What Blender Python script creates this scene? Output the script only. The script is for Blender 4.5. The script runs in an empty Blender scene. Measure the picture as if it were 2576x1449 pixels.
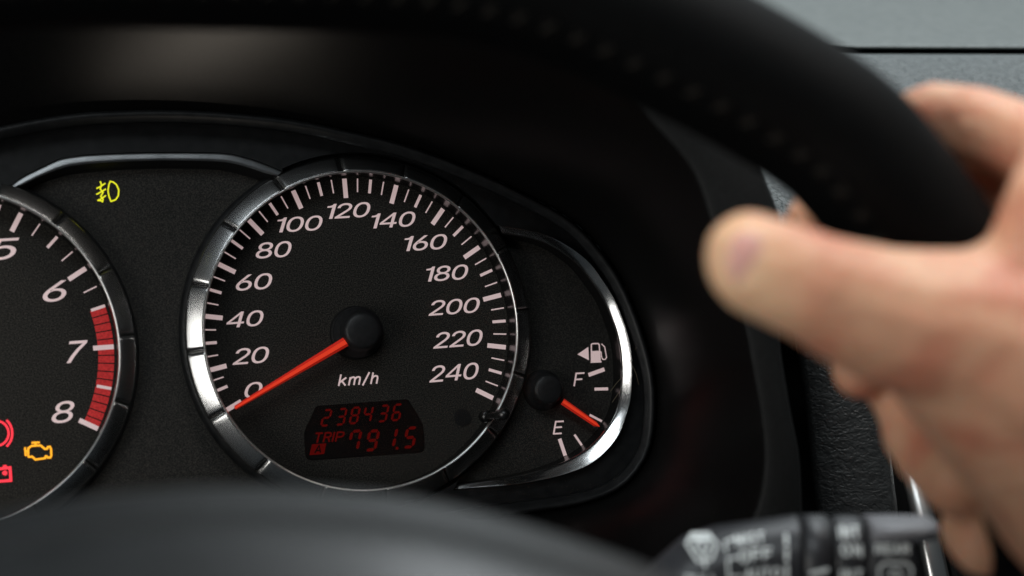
import bpy, bmesh, math, random
from mathutils import Vector, Matrix
random.seed(7)
R = math.radians
sc = bpy.context.scene
C = sc.collection

# ------------------------------------------------------------------ camera
D = 0.60                       # metres from lens to the speedometer face
PX = 0.0001215                 # metres per unit of the 2576 wide picture at that distance
cam_d = bpy.data.cameras.new('camera')
cam = bpy.data.objects.new('camera', cam_d)
C.objects.link(cam)
cam.location = (0, -D, 0)
cam.rotation_euler = (R(90), 0, 0)
cam_d.sensor_width = 36
cam_d.lens = 36 * D / (2576 * PX)
cam_d.clip_start = 0.01
cam_d.clip_end = 50
cam_d.dof.use_dof = True
cam_d.dof.focus_distance = D + 0.004
cam_d.dof.aperture_fstop = 7.5
cam_d.dof.aperture_blades = 0
sc.camera = cam

# ------------------------------------------------------------------ light
world = bpy.data.worlds.new('World')
sc.world = world
world.use_nodes = True
bg = world.node_tree.nodes['Background']
bg.inputs['Color'].default_value = (0.75, 0.9, 1.0, 1)
bg.inputs['Strength'].default_value = 0.035


def area(name, loc, target, sx, sy, power, col):
    l = bpy.data.lights.new(name, 'AREA')
    l.shape = 'RECTANGLE'
    l.size = sx
    l.size_y = sy
    l.energy = power
    l.color = col
    o = bpy.data.objects.new(name, l)
    C.objects.link(o)
    o.location = loc
    d = Vector(target) - Vector(loc)
    o.rotation_euler = d.to_track_quat('-Z', 'Y').to_euler()
    return o


area('windscreen_light', (0.35, 0.55, 0.85), (0.1, 0.0, 0.0), 1.5, 0.7, 5.0, (0.88, 0.96, 0.98))
area('driver_window_light', (-0.76, -0.80, -0.08), (-0.05, 0.0, -0.02), 0.70, 0.58, 5.6, (1.0, 0.98, 0.94))
area('passenger_window_light', (0.55, -0.40, 0.85), (0.13, -0.18, 0.0), 0.5, 0.4, 4.6, (1.0, 0.94, 0.88))
area('overhead_fill_light', (0.22, -0.13, 0.92), (0.12, -0.15, 0.0), 0.7, 0.22, 6.0, (0.90, 0.96, 1.0))  # added overhead fill that brightens the stalk, pad and hand
area('rear_cabin_light', (-0.15, -1.0, 0.80), (0.0, -0.1, 0.0), 0.8, 0.4, 4.4, (0.88, 0.96, 1.0))
gap = bpy.data.lights.new('cowl_highlight_spot', 'SPOT')          # added spot, no real source; makes the soft highlight on the cowl roof
gap.energy = 2.3; gap.color = (1.0, 0.88, 0.74); gap.shadow_soft_size = 0.02; gap.spot_size = R(13); gap.spot_blend = 1.0
cowl_spot = bpy.data.objects.new('cowl_highlight_spot', gap); C.objects.link(cowl_spot)
cowl_spot.location = (-0.100, -0.092, -0.425)
cowl_spot.rotation_euler = (Vector((-0.080, -0.035, 0.068)) - Vector(cowl_spot.location)).to_track_quat('-Z', 'Y').to_euler()

sc.view_settings.view_transform = 'Standard'
sc.view_settings.look = 'None'
sc.view_settings.exposure = 0
sc.view_settings.gamma = 1
sc.cycles.max_bounces = 8
sc.cycles.use_denoising = True

# ------------------------------------------------------------------ geometry helpers
def tag(o, label=None, cat=None, group=None, kind=None):
    if label: o['label'] = label
    if cat: o['category'] = cat
    if group: o['group'] = group
    if kind: o['kind'] = kind
    return o


def empty(name, mat=None):
    o = bpy.data.objects.new(name, None)
    C.objects.link(o)
    o.empty_display_size = 0.02
    if mat is not None: o.matrix_world = mat
    return o


def obj(name, verts, faces, material, parent=None, smooth=False):
    me = bpy.data.meshes.new(name)
    me.from_pydata([tuple(v) for v in verts], [], faces)
    me.validate()
    bm = bmesh.new(); bm.from_mesh(me)
    bmesh.ops.recalc_face_normals(bm, faces=bm.faces)
    bm.to_mesh(me); bm.free()
    if material: me.materials.append(material)
    if smooth:
        for p in me.polygons: p.use_smooth = True
    o = bpy.data.objects.new(name, me)
    C.objects.link(o)
    if parent: o.parent = parent
    return o


def ray(px, py):
    return Vector(((px - 1288) * PX / D, 1, -(py - 724.5) * PX / D))


def W(px, py, Y):
    """world point seen at (px, py) and lying at depth Y"""
    return Vector((0, -D, 0)) + ray(px, py) * (D + Y)


def pxs(Y):
    return PX * (D + Y) / D


# the instrument cluster leans and turns in the dashboard; these three angles were fitted from its scales
yaw, pitch, roll = 0.2903, 0.0964, 0.0667
n0 = Vector((math.sin(yaw), -math.cos(yaw), 0)); u0 = Vector((math.cos(yaw), math.sin(yaw), 0)); v0 = Vector((0, 0, 1))
N = math.cos(pitch) * n0 + math.sin(pitch) * v0
v1 = math.cos(pitch) * v0 - math.sin(pitch) * n0
U = math.cos(roll) * u0 + math.sin(roll) * v1
V = -math.sin(roll) * u0 + math.cos(roll) * v1
ORG = W(891, 837, 0)
CL = Matrix(((U.x, V.x, N.x, ORG.x), (U.y, V.y, N.y, ORG.y), (U.z, V.z, N.z, ORG.z), (0, 0, 0, 1)))


def P(px, py, h=0.0):
    """point on the plane h above the dial faces, in the cluster's own frame"""
    r = ray(px, py)
    c = Vector((0, -D, 0))
    t = ((ORG - c).dot(N) + h) / r.dot(N)
    x = c + r * t - ORG
    return Vector((x.dot(U), x.dot(V), h))


def crom(pts, n):
    """resample a polyline of tuples as a smooth curve by arc length"""
    pts = [Vector(p) for p in pts]
    dense = []
    m = len(pts)
    for i in range(m - 1):
        p0 = pts[max(i - 1, 0)]; p1 = pts[i]; p2 = pts[i + 1]; p3 = pts[min(i + 2, m - 1)]
        for k in range(12):
            t = k / 12
            dense.append(0.5 * ((2 * p1) + (p2 - p0) * t + (2 * p0 - 5 * p1 + 4 * p2 - p3) * t * t + (3 * p1 - p0 - 3 * p2 + p3) * t ** 3))
    dense.append(pts[-1])
    L = [0]
    for a, b in zip(dense, dense[1:]): L.append(L[-1] + (b - a).length)
    out = []; j = 0
    for i in range(n):
        s = L[-1] * i / (n - 1)
        while j < len(L) - 2 and L[j + 1] < s: j += 1
        f = (s - L[j]) / max(L[j + 1] - L[j], 1e-12)
        out.append(dense[j].lerp(dense[j + 1], min(max(f, 0), 1)))
    return out


def loft(name, rows, material, parent=None, smooth=True, closed=False):
    """rows: list of equally long point lists"""
    n = len(rows[0]); vs = [p for r in rows for p in r]; fs = []
    for i in range(len(rows) - 1):
        for j in range(n if closed else n - 1):
            k = (j + 1) % n
            fs.append((i * n + j, i * n + k, (i + 1) * n + k, (i + 1) * n + j))
    return obj(name, vs, fs, material, parent, smooth)


def fill(name, contours, h, thick, material, parent=None, offset=0.0):
    """flat shape with holes, raised from h by thick, in the parent's xy plane"""
    cu = bpy.data.curves.new(name, 'CURVE')
    cu.dimensions = '2D'; cu.fill_mode = 'BOTH'; cu.extrude = thick / 2; cu.offset = offset
    for c in contours:
        s = cu.splines.new('POLY'); s.points.add(len(c) - 1); s.use_cyclic_u = True
        for p, q in zip(s.points, c): p.co = (q[0], q[1], 0, 1)
    t = bpy.data.objects.new('t', cu)
    me = bpy.data.meshes.new_from_object(t)
    bpy.data.objects.remove(t); bpy.data.curves.remove(cu)
    me.name = name
    me.transform(Matrix.Translation((0, 0, h + thick / 2)))
    me.materials.clear(); me.materials.append(material)
    o = bpy.data.objects.new(name, me); C.objects.link(o)
    if parent: o.parent = parent
    return o


def ribbon(pts, w, closed=False):
    """mitred stroke outline of a 2D polyline -> (verts2d, quads)"""
    m = len(pts); L = []; Rr = []
    for i in range(m):
        a = Vector(pts[i][:2])
        pr = Vector(pts[(i - 1) % m][:2]) if (closed or i > 0) else None
        nx = Vector(pts[(i + 1) % m][:2]) if (closed or i < m - 1) else None
        d1 = (a - pr).normalized() if pr is not None else (nx - a).normalized()
        d2 = (nx - a).normalized() if nx is not None else d1
        n1 = Vector((-d1.y, d1.x)); n2 = Vector((-d2.y, d2.x))
        mt = n1 + n2
        mt = mt.normalized() if mt.length > 1e-6 else n1
        k = min(1 / max(mt.dot(n1), 0.35), 2.0)
        L.append(a + mt * w / 2 * k); Rr.append(a - mt * w / 2 * k)
    vs = L + Rr; fs = []
    for i in range(m if closed else m - 1):
        j = (i + 1) % m
        fs.append((i, j, m + j, m + i))
    return vs, fs


def strokes(name, lines, w, h, thick, material, parent, xf=None):
    """several strokes as one raised sign; lines: list of (pts, closed)"""
    vs = []; fs = []
    for li, (pts, closed) in enumerate(lines):
        a, f = ribbon(pts, w, closed)
        if xf: a = [xf(p) for p in a]
        b = len(vs); n = len(a)
        hh = h + li * 0.000002
        vs += [(p[0], p[1], hh + thick) for p in a] + [(p[0], p[1], hh) for p in a]
        for q in f:
            fs.append(tuple(b + k for k in q)); fs.append(tuple(b + n + k for k in reversed(q)))
            fs.append((b + q[0], b + q[1], b + n + q[1], b + n + q[0]))
            fs.append((b + q[2], b + q[3], b + n + q[3], b + n + q[2]))
        fs.append((b, b + n // 2, b + n + n // 2, b + n)); fs.append((b + n // 2 - 1, b + n - 1, b + 2 * n - 1, b + n + n // 2 - 1))
    return obj(name, vs, fs, material, parent)


def arc(cx, cy, rx, ry, a0, a1, n=14):
    return [(cx + rx * math.cos(R(a0 + (a1 - a0) * i / n)), cy + ry * math.sin(R(a0 + (a1 - a0) * i / n))) for i in range(n + 1)]


# ------------------------------------------------------------------ materials
def mat(name, base, rough=0.5, metal=0.0, spec=0.5, emit=None, estr=0.0, coat=0.0, sss=0.0):
    m = bpy.data.materials.new(name); m.use_nodes = True
    b = m.node_tree.nodes['Principled BSDF']
    b.inputs['Base Color'].default_value = (*base, 1)
    b.inputs['Roughness'].default_value = rough
    b.inputs['Metallic'].default_value = metal
    b.inputs['Specular IOR Level'].default_value = spec
    if emit:
        b.inputs['Emission Color'].default_value = (*emit, 1); b.inputs['Emission Strength'].default_value = estr
    b.inputs['Coat Weight'].default_value = coat
    if sss:
        b.inputs['Subsurface Weight'].default_value = sss
        b.inputs['Subsurface Radius'].default_value = (1.0, 0.35, 0.2)
        b.inputs['Subsurface Scale'].default_value = 0.004
    return m


def N_(m, t, **kw):
    n = m.node_tree.nodes.new(t)
    for k, v in kw.items(): setattr(n, k, v)
    return n


def noisy(m, scale, c0, c1, lo=0.35, hi=0.65, detail=3, bump=0.0, bscale=None, dist=0.001, voronoi=False, squash=(1, 1, 1)):
    """colour mottling and fine relief in object space"""
    nt = m.node_tree; b = nt.nodes['Principled BSDF']
    tc0 = N_(m, 'ShaderNodeTexCoord'); tc = N_(m, 'ShaderNodeMapping'); tc.inputs['Scale'].default_value = squash
    nt.links.new(tc0.outputs['Object'], tc.inputs['Vector'])
    nz = N_(m, 'ShaderNodeTexNoise'); nz.inputs['Scale'].default_value = scale; nz.inputs['Detail'].default_value = detail
    nt.links.new(tc.outputs['Vector'], nz.inputs['Vector'])
    cr = N_(m, 'ShaderNodeValToRGB')
    cr.color_ramp.elements[0].position = lo; cr.color_ramp.elements[0].color = (*c0, 1)
    cr.color_ramp.elements[1].position = hi; cr.color_ramp.elements[1].color = (*c1, 1)
    nt.links.new(nz.outputs['Fac'], cr.inputs['Fac']); nt.links.new(cr.outputs['Color'], b.inputs['Base Color'])
    if bump:
        if voronoi:
            n2 = N_(m, 'ShaderNodeTexVoronoi', feature='SMOOTH_F1')
            dn = N_(m, 'ShaderNodeTexNoise'); dn.inputs['Scale'].default_value = (bscale or scale) * 0.6
            mx = N_(m, 'ShaderNodeMix', data_type='VECTOR'); mx.inputs['Factor'].default_value = 0.006
            nt.links.new(tc.outputs['Vector'], dn.inputs['Vector'])
            nt.links.new(tc.outputs['Vector'], mx.inputs[4]); nt.links.new(dn.outputs['Color'], mx.inputs[5])
            nt.links.new(mx.outputs[1], n2.inputs['Vector']); src = n2.outputs['Distance']
        else:
            n2 = N_(m, 'ShaderNodeTexNoise'); n2.inputs['Detail'].default_value = 4; src = n2.outputs['Fac']
            nt.links.new(tc.outputs['Vector'], n2.inputs['Vector'])
        n2.inputs['Scale'].default_value = bscale or scale
        bp = N_(m, 'ShaderNodeBump'); bp.inputs['Strength'].default_value = bump; bp.inputs['Distance'].default_value = dist
        nt.links.new(src, bp.inputs['Height']); nt.links.new(bp.outputs['Normal'], b.inputs['Normal'])
    return m


M = {}
M['face'] = noisy(mat('speckled dial face', (.02, .02, .02), .75, spec=.2), 2700, (.004, .004, .0035), (.050, .045, .038), .42, .72, 1, bump=.12, bscale=2500, dist=.0002)
M['panel'] = noisy(mat('speckled panel', (.02, .02, .02), .7, spec=.25), 2500, (.005, .005, .0045), (.038, .035, .030), .40, .74, 1, bump=.12, bscale=2300, dist=.0002)
M['surround'] = noisy(mat('smooth black surround', (.012, .013, .013), .42, spec=.20), 300, (.006, .0065, .007), (.011, .0115, .012))
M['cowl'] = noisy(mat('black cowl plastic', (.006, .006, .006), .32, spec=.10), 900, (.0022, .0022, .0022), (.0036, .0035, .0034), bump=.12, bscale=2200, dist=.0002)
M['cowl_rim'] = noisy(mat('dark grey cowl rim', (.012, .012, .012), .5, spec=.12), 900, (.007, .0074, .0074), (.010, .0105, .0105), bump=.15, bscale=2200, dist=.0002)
M['black'] = mat('deep black plastic', (.006, .006, .006), .6, spec=.2)
M['wall'] = mat('glossy black wall', (.006, .006, .006), .25, spec=.5)
M['hubcap'] = noisy(mat('needle cap plastic', (.012, .012, .013), .45, spec=.30), 900, (.008, .0085, .009), (.013, .013, .014), bump=.1, bscale=1800, dist=.0001)
M['satin'] = noisy(mat('satin silver', (.6, .6, .6), .23, metal=1.0), 90, (.47, .47, .47), (.54, .54, .53), bump=.008, bscale=900, dist=.0002)
M['satin_grey'] = noisy(mat('dull silver', (.3, .3, .3), .34, metal=.9), 120, (.17, .175, .18), (.22, .225, .23), bump=.03, bscale=900, dist=.0002)
M['chrome'] = noisy(mat('polished silver', (.7, .7, .7), .17, metal=1.0), 500, (.56, .56, .56), (.66, .66, .65), bump=.04, bscale=700, dist=.0002)
M['lip'] = mat('bright silver edge', (.85, .84, .82), .28, metal=1.0)
M['print'] = mat('pinkish backlit print', (.47, .38, .38), .6, emit=(.95, .70, .69), estr=.38)
M['redprint'] = noisy(mat('red printed band', (.5, .02, .02), .6, emit=(.5, .012, .012), estr=.30), 1500, (.30, .012, .012), (.55, .03, .03), detail=2)
M['needle'] = mat('red needle', (.75, .045, .02), .35, spec=.4, emit=(.9, .05, .015), estr=.42)
M['needle_shade'] = mat('red needle shaded flank', (.55, .02, .012), .35, spec=.4, emit=(.6, .02, .008), estr=.30)
M['lcd_glass'] = mat('display glass', (.004, .003, .003), .25, spec=.3)
M['lcd'] = mat('red display segments', (.012, .001, .001), .8, spec=.05, emit=(.36, .006, .003), estr=.15)
M['fog'] = mat('yellow lamp', (.3, .3, .02), .6, emit=(.72, .70, .006), estr=1.0)
M['amber'] = mat('amber lamp', (.4, .2, .02), .6, emit=(1.0, .40, .01), estr=1.1)
M['redlamp'] = mat('red lamp', (.4, .02, .03), .6, emit=(1.0, .035, .06), estr=1.1)
M['dash_top'] = noisy(mat('grey dashboard vinyl', (.2, .2, .2), .5, spec=.4), 260, (.108, .125, .123), (.145, .163, .160), bump=.5, bscale=700, dist=.0006)
M['dash_low'] = noisy(mat('grained grey vinyl', (.1, .1, .1), .5, spec=.4), 500, (.068, .082, .084), (.10, .116, .118), bump=.7, bscale=620, dist=.0007, voronoi=True)
M['leather'] = noisy(mat('grained black vinyl', (.02, .02, .02), .45, spec=.5), 400, (.017, .018, .018), (.028, .030, .030), bump=.5, bscale=760, dist=.0006, voronoi=True, squash=(.62, 1, 1))
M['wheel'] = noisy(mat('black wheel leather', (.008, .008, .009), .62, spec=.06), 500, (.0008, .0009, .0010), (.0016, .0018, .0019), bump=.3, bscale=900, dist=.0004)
M['stitch'] = mat('tan thread', (.020, .0155, .010), .8)
M['hub'] = noisy(mat('grey wheel pad plastic', (.05, .055, .06), .42, spec=.5), 60, (.010, .0113, .0118), (.0135, .015, .016), bump=.2, bscale=1500, dist=.0003)
M['stalk'] = noisy(mat('grey stalk plastic', (.035, .036, .04), .38, spec=.5), 500, (.026, .027, .030), (.032, .033, .037), bump=.1, bscale=1500, dist=.0002)
M['stalk_tip'] = mat('light grey stalk tip', (.20, .20, .215), .4, spec=.5)
M['stalk_text'] = mat('white stalk print', (.88, .93, .92), .5)
M['glass'] = None


TIP = W(1810, 690, -.243) - W(2400, 800, -.2)


def make_skin():
    m = mat('skin', (.6, .38, .28), .48, spec=.35, sss=.35)
    nt = m.node_tree; b = nt.nodes['Principled BSDF']
    tc = N_(m, 'ShaderNodeTexCoord')
    nz = N_(m, 'ShaderNodeTexNoise'); nz.inputs['Scale'].default_value = 80; nz.inputs['Detail'].default_value = 3
    nt.links.new(tc.outputs['Object'], nz.inputs['Vector'])
    cr = N_(m, 'ShaderNodeValToRGB')
    e = cr.color_ramp.elements
    e[0].position = .34; e[0].color = (.75, .43, .27, 1)
    e[1].position = .64; e[1].color = (.64, .26, .16, 1)
    x = e.new(.5); x.color = (.70, .355, .22, 1)
    nt.links.new(nz.outputs['Fac'], cr.inputs['Fac'])
    # the thumb tip is paler and yellower than the rest
    vd = N_(m, 'ShaderNodeVectorMath', operation='DISTANCE'); vd.inputs[1].default_value = TIP
    nt.links.new(tc.outputs['Object'], vd.inputs[0])
    mr = N_(m, 'ShaderNodeMapRange'); mr.inputs['From Min'].default_value = .009; mr.inputs['From Max'].default_value = .019; mr.inputs['To Min'].default_value = .8; mr.inputs['To Max'].default_value = 0
    nt.links.new(vd.outputs['Value'], mr.inputs['Value'])
    mc = N_(m, 'ShaderNodeMix', data_type='RGBA'); mc.inputs[7].default_value = (.88, .56, .34, 1)
    nt.links.new(mr.outputs['Result'], mc.inputs[0]); nt.links.new(cr.outputs['Color'], mc.inputs[6])
    nt.links.new(mc.outputs[2], b.inputs['Base Color'])
    n2 = N_(m, 'ShaderNodeTexNoise'); n2.inputs['Scale'].default_value = 260; n2.inputs['Detail'].default_value = 5
    nt.links.new(tc.outputs['Object'], n2.inputs['Vector'])
    bp = N_(m, 'ShaderNodeBump'); bp.inputs['Strength'].default_value = .6; bp.inputs['Distance'].default_value = .0012
    nt.links.new(n2.outputs['Fac'], bp.inputs['Height']); nt.links.new(bp.outputs['Normal'], b.inputs['Normal'])
    return m


M['skin'] = make_skin()
M['nail'] = mat('thumb nail', (.74, .38, .32), .42, spec=.35, sss=.2)


def make_glass():
    m = bpy.data.materials.new('clear cluster lens'); m.use_nodes = True
    nt = m.node_tree; nt.nodes.clear()
    out = nt.nodes.new('ShaderNodeOutputMaterial'); mx = nt.nodes.new('ShaderNodeMixShader')
    tr = nt.nodes.new('ShaderNodeBsdfTransparent'); gl = nt.nodes.new('ShaderNodeBsdfGlossy')
    gl.inputs['Roughness'].default_value = .06
    fr = nt.nodes.new('ShaderNodeFresnel'); fr.inputs['IOR'].default_value = 1.10
    nt.links.new(fr.outputs[0], mx.inputs[0]); nt.links.new(tr.outputs[0], mx.inputs[1]); nt.links.new(gl.outputs[0], mx.inputs[2])
    nt.links.new(mx.outputs[0], out.inputs[0])
    return m


M['glass'] = make_glass()

# ------------------------------------------------------------------ lettering
GLYPH = {"0":[[[227,-7],[205,-6],[184,-2],[165,4],[147,13],[130,24],[115,38],[101,53],[89,71],[78,91],[69,113],[61,138],[55,164],[51,192],[49,222],[48,254],[49,286],[51,316],[55,344],[61,370],[69,395],[78,417],[89,437],[101,455],[115,471],[130,484],[147,496],[165,504],[184,511],[205,514],[227,516],[249,514],[269,511],[288,504],[306,496],[323,484],[338,471],[352,455],[364,437],[375,417],[384,395],[392,370],[398,344],[402,316],[404,286],[405,254],[404,222],[402,192],[398,164],[392,138],[384,113],[375,91],[364,71],[352,53],[339,38],[323,24],[307,13],[289,4],[269,-2],[249,-6]],[[227,50],[241,50],[255,53],[267,58],[279,65],[290,74],[300,84],[309,97],[317,111],[324,126],[330,144],[335,163],[339,183],[342,205],[343,229],[344,254],[343,279],[342,303],[339,325],[335,346],[330,365],[324,382],[317,398],[309,412],[300,425],[290,435],[279,444],[267,451],[255,456],[241,459],[227,460],[212,459],[198,456],[186,451],[174,444],[163,435],[153,425],[144,412],[136,398],[129,382],[123,365],[118,346],[114,325],[111,303],[110,279],[109,254],[110,229],[111,205],[114,183],[118,163],[123,144],[129,126],[136,111],[144,97],[153,84],[163,74],[174,65],[186,58],[198,53],[212,50]]],"2":[[[64,0],[64,47],[234,229],[245,241],[256,252],[265,263],[274,273],[282,282],[289,292],[296,301],[302,309],[306,318],[311,327],[314,335],[317,344],[319,353],[320,362],[320,371],[320,382],[318,392],[316,402],[312,410],[308,419],[302,426],[296,433],[289,439],[282,444],[273,449],[264,453],[255,456],[245,458],[234,459],[224,460],[212,459],[201,458],[191,455],[181,452],[172,447],[164,442],[156,436],[150,429],[144,422],[139,413],[135,404],[131,395],[129,384],[127,373],[127,362],[66,362],[66,380],[69,397],[73,413],[79,428],[86,442],[95,456],[105,468],[117,478],[129,488],[143,496],[158,503],[174,509],[190,512],[207,515],[225,516],[243,515],[260,513],[276,509],[291,503],[306,497],[319,488],[332,479],[343,469],[352,458],[361,445],[368,432],[374,418],[378,403],[380,388],[381,372],[381,361],[379,350],[377,339],[375,328],[371,318],[366,307],[361,296],[354,284],[345,271],[336,259],[325,245],[313,230],[299,215],[284,198],[267,180],[153,60],[153,57],[389,57],[389,0]]],"5":[[[221,-7],[203,-6],[186,-4],[170,0],[155,5],[140,11],[126,19],[114,28],[102,37],[92,48],[83,60],[75,73],[69,86],[64,100],[61,115],[60,130],[122,130],[124,121],[126,113],[129,104],[133,96],[138,89],[144,82],[150,76],[157,70],[165,65],[173,60],[182,57],[191,54],[201,52],[211,50],[221,50],[233,50],[245,52],[256,55],[266,59],[276,64],[285,71],[294,78],[301,86],[308,95],[314,104],[319,115],[323,126],[326,137],[327,149],[328,162],[327,175],[325,187],[323,199],[319,210],[314,221],[307,231],[301,240],[293,248],[284,256],[275,262],[264,267],[254,272],[242,275],[230,276],[218,277],[208,277],[197,276],[187,274],[177,271],[167,268],[158,265],[149,261],[141,256],[134,251],[128,246],[67,253],[96,509],[366,509],[366,452],[151,452],[134,301],[136,301],[143,307],[151,312],[159,317],[168,321],[178,325],[187,328],[198,330],[208,332],[219,333],[229,334],[243,333],[256,332],[269,329],[282,325],[294,321],[305,315],[316,309],[326,302],[336,294],[345,285],[353,276],[361,266],[368,255],[374,243],[379,231],[383,218],[387,205],[389,192],[390,178],[391,163],[390,144],[387,126],[383,108],[377,91],[369,76],[359,61],[349,48],[337,35],[323,25],[309,15],[293,7],[276,1],[259,-3],[240,-6]]],"6":[[[226,-7],[208,-6],[190,-3],[173,1],[157,7],[142,15],[128,24],[115,35],[104,47],[94,60],[84,74],[77,90],[71,107],[67,124],[64,143],[64,162],[64,177],[66,192],[69,207],[74,223],[80,239],[87,256],[97,275],[108,295],[122,317],[137,340],[252,509],[322,509],[151,261],[145,261],[148,267],[152,272],[156,278],[160,283],[165,288],[170,292],[176,297],[182,300],[189,304],[196,307],[203,310],[210,312],[218,313],[226,314],[235,314],[253,313],[270,311],[286,307],[302,302],[316,295],[329,286],[341,277],[352,266],[361,253],[370,240],[377,225],[382,210],[386,193],[388,176],[389,157],[388,138],[385,121],[381,104],[375,88],[368,73],[359,58],[348,45],[337,34],[324,23],[310,14],[295,7],[279,1],[262,-3],[245,-6]],[[226,48],[238,49],[249,51],[259,54],[269,58],[279,63],[287,69],[295,76],[302,83],[309,92],[314,101],[319,111],[323,122],[325,133],[327,145],[327,157],[327,170],[325,181],[323,193],[319,203],[314,213],[309,223],[302,231],[295,239],[287,246],[279,251],[269,256],[259,260],[249,263],[238,265],[226,265],[215,265],[204,263],[193,260],[183,257],[174,252],[165,246],[157,239],[150,231],[144,223],[138,214],[133,204],[130,193],[127,182],[125,171],[125,158],[125,146],[127,134],[130,123],[133,112],[138,102],[144,92],[150,83],[157,76],[165,69],[174,63],[183,58],[193,54],[204,51],[215,49]]],"7":[[[97,0],[323,448],[323,452],[62,452],[62,509],[391,509],[391,449],[165,0]]],"8":[[[226,-7],[206,-6],[187,-4],[169,0],[152,5],[136,11],[121,19],[107,28],[95,38],[84,50],[74,62],[66,75],[60,89],[55,104],[53,119],[52,135],[52,148],[54,160],[57,172],[60,184],[65,195],[71,206],[77,216],[84,225],[92,233],[101,241],[110,248],[120,254],[131,258],[141,262],[153,265],[153,267],[138,272],[125,278],[113,286],[102,296],[93,308],[85,321],[78,335],[74,349],[71,364],[70,380],[71,396],[74,410],[78,424],[83,437],[90,450],[99,462],[109,472],[120,482],[132,490],[146,498],[160,504],[176,509],[192,513],[209,515],[226,516],[244,515],[261,513],[277,509],[292,504],[306,498],[319,490],[332,482],[343,472],[353,462],[361,450],[369,437],[374,424],[378,410],[381,396],[382,380],[381,364],[378,349],[374,335],[367,321],[359,308],[350,296],[339,286],[327,278],[314,272],[300,267],[300,265],[311,262],[322,258],[332,254],[342,248],[351,241],[360,233],[368,225],[375,216],[382,206],[387,195],[392,184],[396,172],[399,160],[400,148],[401,135],[400,119],[397,104],[393,89],[387,75],[378,62],[369,50],[358,38],[346,28],[332,19],[317,11],[301,5],[284,0],[265,-4],[246,-6]],[[226,49],[240,50],[252,51],[264,53],[275,56],[285,60],[294,65],[303,71],[310,77],[317,84],[323,91],[328,100],[332,109],[334,118],[336,128],[337,139],[336,150],[334,160],[331,170],[327,180],[322,189],[316,197],[309,204],[301,211],[292,217],[283,223],[273,227],[262,231],[250,233],[239,235],[226,235],[214,235],[202,233],[190,231],[179,227],[169,223],[160,217],[151,211],[143,204],[136,197],[130,189],[125,180],[121,170],[118,160],[116,150],[115,139],[116,128],[118,118],[120,109],[124,100],[129,91],[135,84],[142,77],[149,71],[158,65],[167,60],[178,56],[189,53],[201,51],[213,50]],[[226,290],[237,290],[247,291],[257,293],[266,296],[274,300],[282,305],[289,310],[296,316],[302,323],[307,330],[311,339],[315,347],[317,356],[319,366],[319,376],[319,386],[317,395],[315,404],[312,412],[308,420],[303,427],[297,434],[290,440],[283,445],[275,449],[266,453],[257,456],[247,458],[237,459],[226,460],[215,459],[205,458],[195,456],[186,453],[177,449],[169,445],[162,440],[155,434],[150,427],[145,420],[140,412],[137,404],[135,395],[133,386],[133,376],[133,366],[135,356],[137,347],[140,339],[145,330],[150,323],[156,316],[162,310],[170,305],[178,300],[186,296],[196,293],[205,291],[216,290]]]}
GLYPH['1'] = [[[330, 509], [330, 0], [262, 0], [262, 396], [150, 396], [150, 440], [200, 444], [240, 458], [264, 486], [272, 509]]]
GLYPH['7'] = [[[100, 0], [168, 0], [215, 140], [285, 290], [391, 452], [391, 509], [62, 509], [62, 448], [318, 448], [230, 320], [150, 160]]]
GLYPH['4'] = [[[282, 0], [347, 0], [347, 118], [415, 118], [415, 172], [347, 172], [347, 509], [288, 509], [36, 172], [36, 118], [282, 118]], [[282, 172], [282, 420], [98, 172]]]


def numeral(text, box, parent, h, gap=52, shear=.24, offset=.0, name='numeral', material=None):
    """digits fitted to the box (x0, y0, x1, y1) they fill in the picture"""
    x0, y0, x1, y1 = box
    cs = []; x = 0
    for ch in text:
        g = GLYPH[ch]
        lo = min(p[0] for c in g for p in c); hi = max(p[0] for c in g for p in c)
        for c in g: cs.append([(p[0] - lo + x, p[1]) for p in c])
        x += hi - lo + gap
    cs = [[(a + b * shear, b) for a, b in c] for c in cs]
    ax = [p[0] for c in cs for p in c]; ay = [p[1] for c in cs for p in c]
    cx = (min(ax) + max(ax)) / 2; cy = (min(ay) + max(ay)) / 2
    mid = P((x0 + x1) / 2, (y0 + y1) / 2, h)
    # the box is upright in the picture, the digits are turned by the roll angle
    w = (P(x1, (y0 + y1) / 2, h) - P(x0, (y0 + y1) / 2, h)).length * 1.0
    hh = (P((x0 + x1) / 2, y1, h) - P((x0 + x1) / 2, y0, h)).length - w * 0.062
    sx = w / (max(ax) - min(ax)); sy = hh / (max(ay) - min(ay))
    cs = [[(mid.x + (a - cx) * sx, mid.y + (b - cy) * sy) for a, b in c] for c in cs]
    return fill(name, cs, h, .00006, material or M['print'], parent, offset)


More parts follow.
